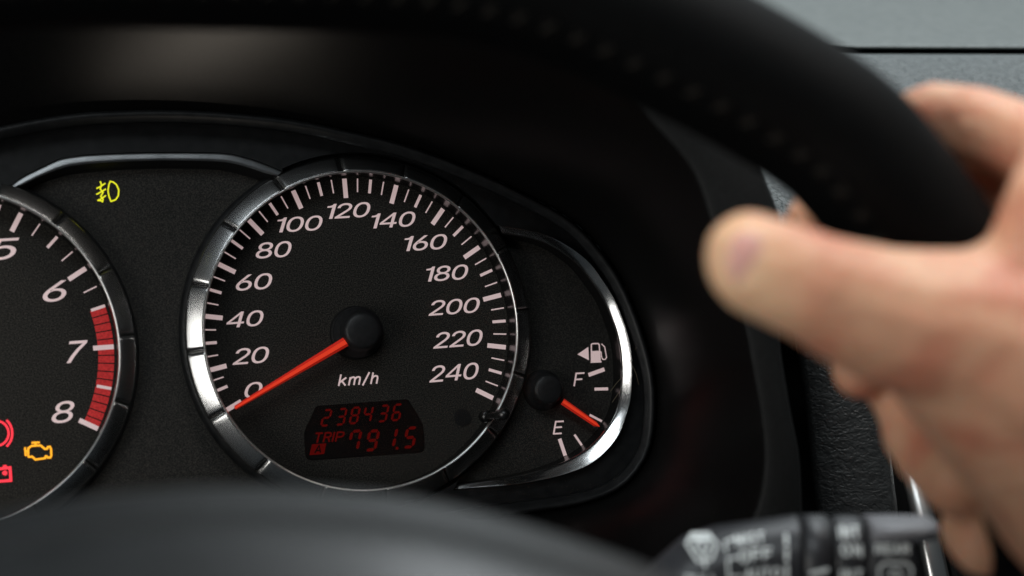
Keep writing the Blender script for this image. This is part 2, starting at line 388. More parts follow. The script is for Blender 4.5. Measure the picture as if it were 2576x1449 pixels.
LET = {
    'k': (.62, [([(0, 0), (0, 1)], 0), ([(0, .28), (.5, .7)], 0), ([(.18, .43), (.56, 0)], 0)]),
    'm': (1.0, [([(0, 0), (0, .7)], 0), ([(0, .5), (.1, .66), (.25, .7), (.38, .64), (.42, .5), (.42, 0)], 0), ([(.42, .5), (.52, .66), (.67, .7), (.8, .64), (.84, .5), (.84, 0)], 0)]),
    '/': (.4, [([(-.05, -.08), (.3, 1.05)], 0)]),
    'h': (.6, [([(0, 0), (0, 1)], 0), ([(0, .48), (.12, .66), (.28, .7), (.42, .64), (.47, .48), (.47, 0)], 0)]),
    'F': (.6, [([(0, 0), (0, 1)], 0), ([(0, .95), (.58, .95)], 0), ([(0, .5), (.5, .5)], 0)]),
    'E': (.6, [([(0, 0), (0, 1)], 0), ([(0, .95), (.58, .95)], 0), ([(0, .52), (.52, .52)], 0), ([(0, .05), (.58, .05)], 0)]),
    'T': (.7, [([(-.05, .95), (.6, .95)], 0), ([(.28, 0), (.28, .95)], 0)]),
    'R': (.66, [([(0, 0), (0, 1)], 0), ([(0, .95), (.35, .95), (.5, .88), (.55, .74), (.5, .58), (.35, .5), (0, .5)], 0), ([(.33, .5), (.54, 0)], 0)]),
    'I': (.16, [([(0, 0), (0, 1)], 0)]),
    'P': (.62, [([(0, 0), (0, 1)], 0), ([(0, .95), (.38, .95), (.53, .88), (.58, .72), (.53, .55), (.38, .47), (0, .47)], 0)]),
    'A': (.7, [([(0, 0), (.3, 1), (.6, 0)], 0), ([(.12, .34), (.48, .34)], 0)]),
    'M': (.85, [([(0, 0), (0, 1), (.35, .25), (.7, 1), (.7, 0)], 0)]),
    'S': (.66, [([(.5, .8), (.42, .93), (.27, .97), (.1, .92), (.04, .75), (.12, .6), (.4, .46), (.52, .3), (.46, .1), (.28, .03), (.1, .07), (.0, .22)], 0)]),
    'O': (.8, [(arc(.32, .5, .32, .46, 0, 345, 16), 1)]),
    'U': (.7, [([(0, 1), (0, .3), (.07, .1), (.28, .03), (.5, .1), (.56, .3), (.56, 1)], 0)]),
    'N': (.74, [([(0, 0), (0, 1), (.56, 0), (.56, 1)], 0)]),
    'L': (.56, [([(0, 1), (0, .05), (.5, .05)], 0)]),
}


def word(text, shear=0.0, track=.2):
    x = 0; out = []
    for ch in text:
        adv, ls = LET[ch]
        for pts, cl in ls: out.append(([(a + x + b * shear, b) for a, b in pts], cl))
        x += adv + track
    return out, x - track


# ------------------------------------------------------------------ INSTRUMENT CLUSTER
cluster = empty('instrument_cluster', CL)
tag(cluster, 'black instrument cluster with silver ringed dials behind the steering wheel', 'instrument cluster')
S0 = Vector((.00103, .00014, 0)); T0 = Vector((-.11985, .00116, 0))
RI, RO, HR = .0478, .0532, .0100


def ring_pt(c, r, a, h): return Vector((c.x + r * math.cos(a), c.y + r * math.sin(a), h))


def disc(name, c, r, h, m, parent, n=96):
    vs = [ring_pt(c, r, 2 * math.pi * i / n, h) for i in range(n)]
    return obj(name, vs, [tuple(range(n))], m, parent)


# rear plate that carries everything
OPEN_ = [(-260, 372), (-100, 345), (0, 322), (100, 302), (200, 288), (300, 282), (420, 280), (550, 285), (700, 299), (800, 316), (900, 338), (1000, 362), (1100, 395), (1200, 435), (1288, 475), (1407, 537), (1473, 589), (1529, 656), (1573, 728), (1612, 825), (1640, 925), (1648, 1009), (1640, 1109), (1612, 1175), (1557, 1231), (1473, 1264), (1362, 1284), (1200, 1305), (1000, 1345), (600, 1420), (-260, 1500)]
pl = [tuple(P(a, b, 0)[:2]) for a, b in OPEN_]
back = fill('panel_face', [pl, [(ring_pt(S0, RI + .0005, -2 * math.pi * i / 96, 0).x, ring_pt(S0, RI + .0005, -2 * math.pi * i / 96, 0).y) for i in range(96)],
                           [(ring_pt(T0, RI + .0005, -2 * math.pi * i / 96, 0).x, ring_pt(T0, RI + .0005, -2 * math.pi * i / 96, 0).y) for i in range(96)]], .0005, .001, M['panel'], cluster)


def dial(c, name, label):
    d = disc(name, c, RI + .0010, 0, M['face'], cluster); d['label'] = label
    n = 160
    rows = [[ring_pt(c, RI + .0003, 2 * math.pi * i / n, 0.0) for i in range(n)], [ring_pt(c, RI, 2 * math.pi * i / n, HR - .0008) for i in range(n)]]
    loft('dial_wall', rows, M['wall'], cluster, closed=True)
    rows = []
    for k in range(7):
        a = R(-30 + 150 * k / 6)
        rows.append([ring_pt(c, RI + .00028 - .00038 * math.sin(a) * .8, 2 * math.pi * i / n, HR - .0006 + .00045 * (1 - math.cos(a)) * .6) for i in range(n)])
    # thin polished lip round the top of the wall
    rows = [[ring_pt(c, r, 2 * math.pi * i / n, h) for i in range(n)] for r, h in ((RI, HR - .0008), (RI + .00001, HR - .00034), (RI + .00025, HR - .00017), (RI + .0005, HR), (RI + .00056, HR - .0001))]
    loft('ring_lip', rows, M['lip'], cluster, closed=True)
    # sixteen silver segments with fine joints between them
    prof = []
    for k in range(11):
        x = (RO - RI - .0005) * k / 10
        prof.append((RI + .0005 + x, HR - .0001 - .54 * x - .26 * x * x / (2 * (RO - RI))))
    prof.append((RO, HR - .0044))
    prof.append((RO + .0001, .0015))
    for s in range(16):
        a0 = R(3 + 22.5 * s + .20); a1 = R(3 + 22.5 * (s + 1) - .20); m_ = 14
        rows = [[ring_pt(c, RI + .0008, a, .003) for a in (a0 + (a1 - a0) * i / m_ for i in range(m_ + 1))]]
        for r, h in prof:
            row = []
            for i in range(m_ + 1):
                a = a0 + (a1 - a0) * i / m_
                e = .00010 if i in (0, m_) else 0
                row.append(ring_pt(c, r - e, a, h - e * 1.4))
            rows.append(row)
        o = loft('ring_segment', rows, M['satin'], cluster)
        # close the two cut ends
        nn = m_ + 1; me = o.data
        bm = bmesh.new(); bm.from_mesh(me); bm.verts.ensure_lookup_table()
        for col in (0, m_):
            try: bm.faces.new([bm.verts[i * nn + col] for i in range(len(rows))])
            except ValueError: pass
        bmesh.ops.recalc_face_normals(bm, faces=bm.faces); bm.to_mesh(me); bm.free()
    rows = [[ring_pt(c, r, 2 * math.pi * i / n, h) for i in range(n)] for r, h in ((RI + .0005, HR - .0008), (RO - .0020, HR - .0028), (RO - .0004, HR - .0040), (RO - .0004, .0012))]
    loft('ring_backing', rows, M['black'], cluster, closed=True)
    # dark step at the foot of the ring
    rows = [[ring_pt(c, r, 2 * math.pi * i / n, h) for i in range(n)] for r, h in ((RO - .0003, .0046), (RO + .0006, .0042), (RO + .0012, .0030), (RO + .0014, .0012))]
    loft('ring_foot', rows, M['surround'], cluster, closed=True)
    return d


speed = dial(S0, 'speedometer_face', 'speckled black speedometer face with kilometre numerals')
tach = dial(T0, 'tachometer_face', 'speckled black rev counter face cut by the left edge')
TK = .00012


def tick_mesh(r0, r1, w):
    vs = []
    for z in (0, .00006):
        vs += [(-w / 2, r0, z), (w / 2, r0, z), (w / 2, r1, z), (-w / 2, r1, z)]
    me = bpy.data.meshes.new('tick_mark')
    me.from_pydata(vs, [], [(3, 2, 1, 0), (4, 5, 6, 7), (0, 1, 5, 4), (1, 2, 6, 5), (2, 3, 7, 6), (3, 0, 4, 7)])
    me.materials.append(M['print']); return me


def put_tick(me, c, ang, parent):
    o = bpy.data.objects.new('tick_mark', me); C.objects.link(o); o.parent = parent
    o.location = (c.x, c.y, TK); o.rotation_euler = (0, 0, ang); return o


big, mid, thin = tick_mesh(.0414, .0474, .00142), tick_mesh(.0431, .0474, .00088), tick_mesh(.0432, .0474, .00040)
for q in range(0, 49):
    kmh = q * 5
    if kmh == 5: continue
    s = (kmh - 120) if kmh >= 20 else (-100 - (20 - kmh) * .8)
    if q % 4 == 0: me = big
    elif q % 2 == 0: me = mid
    else: me = thin
    put_tick(me, S0, -R(s), speed)
zk = .3982; ox, oy = 402.5, 362.2
for t, b in {'100': (745, 450, 1028, 560), '120': (1060, 365, 1330, 475), '140': (1340, 425, 1615, 535), '160': (1548, 568, 1815, 678), '180': (1685, 760, 1948, 870),
             '200': (1693, 970, 2022, 1085), '220': (1723, 1172, 2040, 1292), '240': (1698, 1382, 2015, 1505), '80': (603, 612, 832, 725), '60': (478, 815, 710, 928),
             '40': (418, 1050, 655, 1162), '20': (455, 1280, 690, 1395), '0': (533, 1502, 648, 1606)}.items():
    numeral(t, (b[0] * zk + ox, b[1] * zk + oy, b[2] * zk + ox, b[3] * zk + oy), speed, TK, offset=.00004)


def px_strokes(name, lines, w_px, h, material, parent, thick=.00006):
    """strokes given in picture coordinates, laid on the cluster plane"""
    ls = [([P(a, b, h) for a, b in pts], cl) for pts, cl in lines]
    return strokes(name, ls, w_px * PX * 1.03, h, thick, material, parent)


def px_word(name, text, x0, yb0, x1, yb1, cap, w_px, h, material, parent, shear=.24, track=.2):
    """a word whose baseline runs from (x0, yb0) to (x1, yb1)"""
    ls, tot = word(text, 0, track)
    out = []
    for pts, cl in ls:
        out.append(([(x0 + (x1 - x0) * a / tot + b * shear * cap, yb0 + (yb1 - yb0) * a / tot - b * cap) for a, b in pts], cl))
    return px_strokes(name, out, w_px, h, material, parent)


px_word('unit_text', 'km/h', 852, 971, 951, 965, 29, 4.2, TK, M['print'], speed, shear=.2, track=.22)

# odometer display
lk = .15625 * 1.0
def z6(x, y): return (737.9 + x * .15625, 972.7 + y * .15625)


win = [z6(*p) for p in ((380, 308), (1820, 202), (1850, 215), (1990, 430), (2085, 610), (2110, 800), (2112, 990), (2100, 1035), (2045, 1062), (300, 1188), (235, 1175), (195, 1130), (180, 960), (172, 760), (200, 660), (270, 520), (350, 345))]
lcd = fill('display_window', [[tuple(P(a, b, .0001)[:2]) for a, b in win]], .00008, .00004, M['lcd_glass'], speed)
SEG = {'0': 'abcdef', '1': 'bc', '2': 'abged', '3': 'abgcd', '4': 'fgbc', '5': 'afgcd', '6': 'afgedc', '7': 'fabc', '8': 'abcdefg', '9': 'abcdfg'}


def seven(ch, x, y, w, hgt, th, slope=-.075, sh=.22, material=None):
    """seven segment figure; x, y = its lower left corner in display pixels"""
    g = th * .16; t = th / 2
    def hseg(yy, x0, x1): return [(x0 + g, yy), (x0 + t + g, yy + t), (x1 - t - g, yy + t), (x1 - g, yy), (x1 - t - g, yy - t), (x0 + t + g, yy - t)]
    def vseg(xx, y0, y1): return [(xx, y0 + g), (xx + t, y0 + t + g), (xx + t, y1 - t - g), (xx, y1 - g), (xx - t, y1 - t - g), (xx - t, y0 + t + g)]
    a_, b_ = t, w - t; lo, mi, hi = t, hgt / 2, hgt - t
    S = {'a': hseg(hi, a_, b_), 'g': hseg(mi, a_, b_), 'd': hseg(lo, a_, b_), 'f': vseg(a_, mi, hi), 'b': vseg(b_, mi, hi), 'e': vseg(a_, lo, mi), 'c': vseg(b_, lo, mi)}
    vs = []; fs = []
    for s in SEG[ch]:
        pts = [z6(x + u + v * sh, y - v + (u + v * sh) * slope) for u, v in S[s]]
        b = len(vs)
        vs += [P(p[0], p[1], .0001) for p in pts]
        for v in vs[b:]: v.z = .00018
        fs.append(tuple(range(b, b + 6)))
    return obj('display_digit', vs, fs, material or M['lcd'], speed)


for ch, x, y in zip('238436', (425, 668, 882, 1095, 1345, 1560), (650, 632, 612, 594, 580, 562)):
    seven(ch, x, y, 150, 282, 36)
for ch, x, y in zip('7915', (850, 1135, 1430, 1745), (1052, 1050, 1010, 1003)):
    seven(ch, x, y, 195, 350, 50)
q = [z6(*p) for p in arc(1670, 990, 24, 24, 0, 350, 10)]
obj('decimal_point', [P(a, b, .00018) for a, b in q], [tuple(range(len(q)))], M['lcd'], speed)
a_, b_ = z6(330, 905); c_, d_ = z6(790, 880)
px_word('display_text', 'TRIP', a_, b_, c_, d_, 25, 4.4, .00018, M['lcd'], speed, shear=.25, track=.13)
a_box = [z6(*p) for p in ((300, 927), (532, 912), (495, 1085), (258, 1102))]
obj('display_badge', [P(a, b, .00018) for a, b in a_box], [(0, 1, 2, 3)], M['lcd'], speed)
px_strokes('badge_letter', [([z6(345, 1070), z6(415, 945), z6(435, 1062)], 0), ([z6(368, 1030), z6(430, 1026)], 0)], 3.6, .00022, M['lcd_glass'], speed)

# tachometer scale
for v, me in ((8, big), (7, big), (6, big), (5, big), (4, big), (7.5, mid), (6.5, mid), (5.5, mid), (4.5, mid), (5.25, thin), (5.75, thin), (6.25, thin), (4.75, thin), (4.25, thin)):
    o = put_tick(me, T0, -R(90 - (7 - v) * 30), tach); o.location.z = TK + .00006
for k in range(15):
    a0 = R(15 - 3 * k - .22); a1 = R(15 - 3 * (k + 1) + .22)
    vs = []
    for i in range(4):
        a = a0 + (a1 - a0) * i / 3; vs += [ring_pt(T0, .0428, a, TK), ring_pt(T0, .0474, a, TK)]
    obj('red_zone_block', vs, [(2 * i, 2 * i + 1, 2 * i + 3, 2 * i + 2) for i in range(3)], M['redprint'], tach)
for t, b in {'5': (-28, 598, 50, 655), '6': (107, 705, 168, 760), '7': (166, 856, 222, 913), '8': (129, 1008, 188, 1065)}.items():
    numeral(t, b, tach, TK, offset=.00004)

# warning lamps
def z8(x, y): return (x * 240 / 1087 * .6708, (1540 + y * 240 / 1087) * .6708)


def lamp(name, label, lines, w, material, h, parent):
    o = px_strokes(name, lines, w, h, material, parent); o['label'] = label; return o


eng = [z8(*p) for p in ((480, 640), (540, 597), (690, 590), (760, 650), (800, 650), (812, 615), (850, 612), (868, 660), (872, 760), (856, 795), (810, 798), (795, 775), (775, 775), (765, 808), (600, 830), (545, 780), (490, 785), (478, 760))]
lamp('engine_warning_lamp', 'glowing amber engine outline', [(eng, 1), ([z8(535, 545), z8(675, 540)], 0), ([z8(604, 548), z8(606, 590)], 0), ([z8(425, 622), z8(438, 770)], 0), ([z8(432, 690), z8(478, 688)], 0)], 4.6, M['amber'], TK, tach)
bat = [z8(*p) for p in ((-190, 1010), (170, 968), (185, 1185), (-175, 1212))]
lamp('battery_warning_lamp', 'glowing red battery outline', [(bat, 1), ([z8(50, 950), z8(112, 943)], 0), ([z8(40, 1062), z8(125, 1055)], 0), ([z8(80, 1020), z8(86, 1098)], 0)], 6.0, M['redlamp'], TK, tach)
cxb, cyb = z8(-65, 385)
lamp('brake_warning_lamp', 'glowing red ring of the brake lamp', [([(cxb + 31.5 * math.cos(R(t)), cyb + 31.5 * math.sin(R(t))) for t in range(0, 360, 12)], 1),
     ([(cxb + 3 + 37.5 * math.cos(R(t)), cyb + 42 * math.sin(R(t))) for t in range(-52, 53, 8)], 0)], 4.8, M['redlamp'], TK, tach)
def z3(x, y): return (x * 1100 / 2277 * .6708, 335.4 + y * 1100 / 2277 * .6708)


fogD = [z3(*p) for p in ((862, 528), (846, 490), (838, 445), (846, 395), (856, 374), (880, 378), (905, 400), (922, 440), (918, 485), (898, 515))]
lamp('fog_light_lamp', 'glowing yellow fog light symbol', [(fogD, 1), ([z3(*p) for p in ((778, 372), (788, 400), (778, 432), (800, 458), (782, 490), (800, 510), (794, 536))], 0),
     ([z3(748, 428), z3(772, 418), z3(818, 388)], 0), ([z3(748, 474), z3(772, 462), z3(822, 432)], 0), ([z3(756, 522), z3(780, 512), z3(822, 482)], 0), ([z3(760, 520), z3(790, 524)], 0)], 3.4, M['fog'], .0016, cluster)


# needles and their caps
def needle(name, x0, y0, w0, x1, y1, w1, h, pointed, parent=cluster):
    a = P(x0, y0, h); b = P(x1, y1, h); d = (b - a).normalized(); s = Vector((-d.y, d.x, 0))
    k = PX * 1.02
    def row(p, w): return [p + s * w * k / 2 - Vector((0, 0, .0007)), p + s * w * k * .22, p - s * w * k * .22, p - s * w * k / 2 - Vector((0, 0, .0007))]
    rows = [row(a, w0), row(a.lerp(b, .5), (w0 + w1) / 2)]
    if pointed: rows += [row(b - d * w1 * k * .9, w1), row(b, 1.0)]
    else: rows += [row(b - d * w1 * k * .25, w1), row(b, w1 * .45)]
    vs = [p for r in rows for p in r]; fs = []
    for i in range(len(rows) - 1):
        for j in range(3): fs.append((4 * i + j, 4 * i + j + 1, 4 * i + j + 5, 4 * i + j + 4))
        fs.append((4 * i + 3, 4 * i, 4 * i + 4, 4 * i + 7))
    fs += [(0, 1, 2, 3), tuple(4 * (len(rows) - 1) + j for j in range(4))]
    o = obj(name, vs, fs, M['needle'], parent)
    o.data.materials.append(M['needle_shade'])
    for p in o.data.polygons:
        if len(p.vertices) == 4 and abs(p.normal.z) < .8: p.material_index = 1  # sloping sides get a darker red, shade put into the colour
    return o


def cap(px, py, h, r, r0, parent=cluster):
    c = P(px, py, h); n = 64; rows = []
    for rr, hh in ((r0, h * .25), (r0 * .96, h * .42), (r * 1.10, h * .5), (r * 1.04, h * .7), (r * .98, h * .9), (r * .90, h * .97), (r * .78, h), (r * .4, h * 1.012), (.00005, h * 1.015)):
        rows.append([Vector((c.x + rr * math.cos(2 * math.pi * i / n), c.y + rr * math.sin(2 * math.pi * i / n), hh)) for i in range(n)])
    o = loft('needle_cap', rows, M['hubcap'], parent, closed=True)
    rows = [[Vector((c.x + rr * math.cos(2 * math.pi * i / n), c.y + rr * math.sin(2 * math.pi * i / n), hh)) for i in range(n)] for rr, hh in ((.0001, h * .24), (r0 * 1.02, h * .24), (r0 * 1.06, .0002))]
    loft('cap_base', rows, M['black'], parent, closed=True)
    return o


needle('speedometer_needle', 872, 858.5, 24, 591, 1026.5, 10, .0082, False)
cap(914, 831, .0105, .0058, .0078)
k7 = .2315
def z7(x, y): return (1341.6 + x * k7, 831.8 + y * k7)


p0 = z7(325, 768); p1 = z7(722, 1042)
needle('fuel_needle', p0[0], p0[1], 17, p1[0], p1[1], 13, .0062, True)
cap(1382, 979, .0085, .0047, .0062)

# fuel gauge print
HF = .0016
def quad_tick(p, q_, w, h=HF):
    a = P(*z7(*p), h); b = P(*z7(*q_), h); d = (b - a).normalized(); s = Vector((-d.y, d.x, 0)) * w * k7 * PX * .52
    vs = [a + s, a - s, b - s, b + s]
    vs += [v + Vector((0, 0, .00006)) for v in vs]
    return obj('tick_mark', vs, [(0, 1, 2, 3), (4, 5, 6, 7), (0, 1, 5, 4), (1, 2, 6, 5), (2, 3, 7, 6), (3, 0, 4, 7)], M['print'], back)


quad_tick((600, 482), (772, 420), 42); quad_tick((665, 636), (812, 632), 32); quad_tick((612, 915), (745, 985), 24)
quad_tick((447, 1130), (530, 1250), 24); quad_tick((285, 1175), (347, 1358), 40)
def z7w(name, ch, x0, y0, x1, y1, w):
    a = z7(x0, y0); cap_ = (y0 - y1) * k7
    ls, tot = word(ch)
    wd = (x1 - x0) * k7 - .17 * cap_
    px_strokes(name, [([(a[0] + u / .58 * wd + v * .17 * cap_, a[1] - v * cap_ - u * cap_ * .06) for u, v in pts], cl) for pts, cl in ls], w, HF, M['print'], back)


z7w('fuel_letter', 'F', 443, 604, 556, 458, 4.0); z7w('fuel_letter', 'E', 220, 1128, 332, 982, 4.0)
tri = [z7(480, 257), z7(598, 177), z7(604, 322)]
obj('filler_arrow', [P(a, b, HF + .00006) for a, b in tri], [(0, 1, 2)], M['print'], back)
pump = [([z7(*p) for p in ((632, 335), (630, 152), (642, 142), (704, 140), (716, 152), (728, 335))], 0)]
o = px_strokes('pump_outline', pump, 3.2, HF, M['print'], back)
obj('pump_body', [P(*z7(*p), HF + .00009) for p in ((628, 222), (724, 218), (732, 332), (742, 334), (742, 346), (622, 350), (622, 338), (634, 336))], [tuple(range(8))], M['print'], back)
px_strokes('pump_hose', [([z7(*p) for p in ((720, 226), (736, 232), (742, 290), (756, 312), (782, 312), (796, 290), (780, 205), (776, 178), (740, 143))], 0)], 2.6, HF, M['print'], back)


# bezels round the fog lamp panel and the fuel gauge
def bezel(name, outer, inner, prof, m, h=.006, n=90, split=False):
    """prof: list of (t across from outer to inner, height)"""
    A = crom([(a, b, 0) for a, b in outer], n); B = crom([(a, b, 0) for a, b in inner], n)
    rows = []
    for t, hh in prof:
        row = []
        for i in range(n):
            a, b = A[i], B[i]
            q = P(a.x + (b.x - a.x) * min(max(t, 0), 1), a.y + (b.y - a.y) * min(max(t, 0), 1), h)
            if t > 1 or t < 0:
                pa = P(a.x, a.y, h); pb = P(b.x, b.y, h); dd = (pb - pa)
                dd = dd.normalized() * .0006 if dd.length > 1e-6 else dd
                q = q + dd * (1 if t > 1 else -1)
            e_ = max(0, (i / (n - 1) - .86) / .14) if m is M['chrome'] else 0
            row.append(Vector((q.x, q.y, hh * (1 - .62 * e_))))
        rows.append(row)
    o = loft(name, rows[:(10 if m is M['chrome'] else 8)] if split else rows, m, cluster)
    if split: loft('bezel_underside', rows[9 if m is M['chrome'] else 7:], M['wall'] if m is M['chrome'] else M['black'], cluster)  # on the fog bezel the black inner half stands in for shade
    return o


rp = [(0, .0010), (0, .0066), (.04, .00685), (.15, .0070), (.3, .00712), (.45, .00722), (.56, .00725), (.64, .0069), (.75, .0058), (.88, .0040), (1, .0020), (1.2, .0010)]
bezel('fog_panel_bezel', [(28, 468), (52, 450), (96, 427), (150, 402), (195, 394), (240, 390), (340, 386), (440, 385), (540, 386), (590, 391), (640, 405), (680, 420), (709, 432)],
      [(44, 474), (70, 470), (110, 452), (165, 435), (205, 428), (245, 424), (340, 418), (440, 416), (540, 419), (585, 425), (630, 437), (662, 447), (690, 450)], rp, M['satin_grey'], split=True)
z5 = lambda x, y: (1140.4 + .5553 * x, 536.7 + .5553 * y)
fo = [z5(*p) for p in ((190, 60), (205, 66), (330, 85), (430, 115), (520, 165), (600, 230), (660, 310), (710, 390), (745, 470), (775, 560), (790, 640), (792, 740), (785, 840), (765, 920), (735, 1000), (680, 1075), (600, 1140), (500, 1180), (400, 1205), (250, 1228), (0, 1250), (-90, 1261))]
fi = [z5(*p) for p in ((215, 100), (228, 104), (330, 120), (412, 145), (492, 192), (560, 250), (618, 325), (665, 395), (700, 480), (727, 560), (742, 650), (745, 750), (735, 840), (712, 915), (675, 972), (620, 1032), (560, 1078), (480, 1120), (400, 1150), (250, 1188), (0, 1228), (-90, 1258))]
fp = [(0, .0030), (0, .0096), (.03, .0099), (.06, .00985), (.25, .0094), (.4, .00905), (.55, .0087), (.7, .0083), (.84, .0079), (.86, .0075), (1, .0010)]
bezel('fuel_gauge_bezel', fo, fi, fp, M['chrome'], n=160, split=True)


# smooth black surround between the bezels and the cowl opening
def arcpx(c, r, a0, a1, n, h):
    out = []
    for i in range(n + 1):
        a = R(a0 + (a1 - a0) * i / n); out.append((c.x + r * math.cos(a), c.y + r * math.sin(a)))
    return out


HS = .0072
top_in = [tuple(P(a, b, HS)[:2]) for a, b in ((-260, 470), (-100, 475), (28, 466), (52, 447), (96, 424), (150, 399), (195, 391), (240, 387), (340, 383), (440, 382), (540, 383), (590, 388), (640, 402), (680, 417), (711, 431))]
top_in += arcpx(S0, RO + .0012, 112, 44, 20, HS)
top_in += [tuple(P(a, b - 2, HS)[:2]) for a, b in fo[1:16]]
top_in += [tuple(P(a, b + 3, HS)[:2]) for a, b in fo[16:21]]
top_in += arcpx(S0, RO + .0012, -62, -120, 14, HS) + [tuple(P(a, b, HS)[:2]) for a, b in ((560, 1330), (-260, 1400))]
OPEN = OPEN_
outl = [tuple(P(a, b, HS)[:2]) for a, b in OPEN]
fill('cluster_surround', [top_in + outl[::-1]], HS - .003, .003, M['surround'], cluster)

# narrow frame that seats the clear lens in the cowl
n = 120
O_ = crom([(a, b, 0) for a, b in OPEN], n)
def inset(k):
    out = []
    for i, p in enumerate(O_):
        d = O_[min(i + 1, len(O_) - 1)] - O_[max(i - 1, 0)]; d.normalize()
        out.append(Vector((p.x - d.y * k, p.y + d.x * k, 0)))
    return out


i1 = inset(30)
rows = [[P(p.x, p.y, HS + .0005) for p in i1], [P(p.x, p.y, .0135) for p in inset(26)], [P(p.x, p.y, .0150) for p in inset(12)], [P(p.x, p.y, .0158) for p in inset(5)], [P(p.x, p.y, .0150) for p in inset(0)], [P(p.x, p.y, .0125) for p in inset(-3)]]
loft('lens_frame', rows, M['surround'], cluster)
lens_edge = [tuple(P(p.x, p.y, .0130)[:2]) for p in inset(14)]
lens = fill('clear_lens', [lens_edge], .0128, .0008, M['glass'], cluster)
lens['label'] = 'clear scratched plastic lens over the dials'

# dust and hairline scratches on the lens
rnd = random.Random(5)
vs = []; fs = []
for i in range(260):
    if i < 130: q_ = P(rnd.gauss(1400, 110), rnd.gauss(1235, 22), .0138)
    else: q_ = P(rnd.uniform(250, 1620), rnd.uniform(340, 1260), .0138)
    r_ = rnd.uniform(.00003, .00011) * (1 if i < 130 else .8); b_0 = len(vs)
    for k in range(5):
        a = k * 1.2566 + rnd.random() * .5; rr_ = r_ * rnd.uniform(.6, 1.3)
        vs.append(q_ + Vector((rr_ * math.cos(a), rr_ * math.sin(a), 0)))
    vs.append(q_ + Vector((0, 0, r_ * .6)))
    fs += [(b_0 + k, b_0 + (k + 1) % 5, b_0 + 5) for k in range(5)] + [tuple(b_0 + k for k in (4, 3, 2, 1, 0))]
M['dust'] = mat('pale dust', (.16, .13, .09), .9, spec=.1)
tag(obj('dust', vs, fs, M['dust'], cluster), kind='stuff')
for pts in ([(1535, 985), (1550, 965), (1568, 945)], [(1585, 905), (1600, 940), (1607, 968)], [(1540, 1012), (1562, 980)], [(1572, 700), (1580, 760), (1592, 820)], [(1597, 880), (1606, 870)]):
    px_strokes('scratch', [(pts, 0)], .9, .0138, M['dust'], cluster, .00002)

# trip reset pin standing through the lens
tp = P(1222, 1048, .0100)
nn = 32
rows = [[Vector((tp.x + r * math.cos(2 * math.pi * i / nn), tp.y + r * math.sin(2 * math.pi * i / nn), h)) for i in range(nn)] for r, h in
        ((.0019, .0085), (.0019, .0124), (.0016, .0127), (.0011, .0128), (.0010, .0132), (.0010, .0240), (.0014, .0242), (.0017, .0256), (.0017, .0300), (.0014, .0312), (.0001, .0314))]
o = loft('trip_reset_pin', rows, M['wall'], cluster, closed=True)
tq = P(1165, 1050, .0012)
disc('black_disc', Vector((tq.x, tq.y, 0)), .0027, .00030, M['black'], cluster, 40)  # flat black disc on the dial beside the pin

# ------------------------------------------------------------------ DASHBOARD
dash = empty('dashboard', Matrix.Translation((0.1, 0.05, 0)))
tag(dash, 'grey and black grained dashboard with a deep cowl over the gauges', 'dashboard')
inv = Matrix.Translation((-0.1, -0.05, 0))
def dl(rows): return [[inv @ v for v in r] for r in rows]


n = 150
OC = [CL @ P(p.x, p.y, .0125) for p in crom([(p.x, p.y, 0) for p in inset(-3)], n)]
FR = [(-330, -140), (-100, -250), (200, -310), (500, -320), (800, -270), (1050, -170), (1300, -10), (1500, 150), (1641, 312), (1740, 430), (1786, 557), (1835, 700), (1873, 826), (1888, 905), (1908, 1013), (1920, 1111), (1920, 1180), (1908, 1258), (1883, 1317), (1840, 1400), (1760, 1500), (1500, 1620), (1000, 1680), (300, 1720), (-300, 1720)]
F2 = [(-430, -240), (-100, -370), (200, -430), (500, -440), (800, -390), (1100, -290), (1400, -110), (1640, 80), (1800, 240), (1880, 370), (1935, 480), (1965, 580), (1962, 700), (1959, 851), (1976, 973), (1991, 1057), (2006, 1130), (2011, 1180), (2015, 1288), (2010, 1400), (1960, 1560), (1600, 1740), (1000, 1800), (300, 1840), (-400, 1840)]
YF = -.075
f1 = crom([(a, b, 0) for a, b in FR], n); f2 = crom([(a, b, 0) for a, b in F2], n)
F = [W(p.x, p.y, YF) for p in f1]
for i_, p_ in enumerate(f1):
    if p_.y > 1300:      # unseen lower cowl cut back to a short lip, letting the added spot through
        k_ = min(max((1800 - p_.x) / 500, 0), 1); F[i_] = F[i_].lerp(OC[i_], .85 * k_ * k_ * (3 - 2 * k_))
G = [W(p.x, p.y, YF + .002) for p in f2]; G2 = [W(p.x + 2, p.y, YF + .012) for p in f2]; G3 = [W(p.x - 40, p.y, .08) for p in f2]
for i_, p_ in enumerate(f1):
    if p_.y > 1300:
        k_ = min(max((1800 - p_.x) / 500, 0), 1); k_ = .95 * k_ * k_ * (3 - 2 * k_)
        G[i_] = G[i_].lerp(F[i_] + Vector((0, .001, -.003)), k_); G2[i_] = G2[i_].lerp(F[i_] + Vector((0, .01, -.004)), k_)
rows = []
for k in range(15):
    t = k / 14; bulge = -math.sin(t * math.pi) * .003
    row = []
    for a, b in zip(OC, F):
        p = a.lerp(b, t); c = Vector((.0, p.y, -.01)); dr = (p - c).normalized()
        row.append(p + dr * bulge)
    rows.append(row)
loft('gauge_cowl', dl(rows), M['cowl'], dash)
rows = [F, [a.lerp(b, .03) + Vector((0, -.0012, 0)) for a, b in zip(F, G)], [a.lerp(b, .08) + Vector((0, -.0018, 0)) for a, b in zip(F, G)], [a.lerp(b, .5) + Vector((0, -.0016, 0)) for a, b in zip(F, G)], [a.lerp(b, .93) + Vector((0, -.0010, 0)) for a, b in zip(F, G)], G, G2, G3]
loft('cowl_rim', dl(rows), M['cowl_rim'], dash)


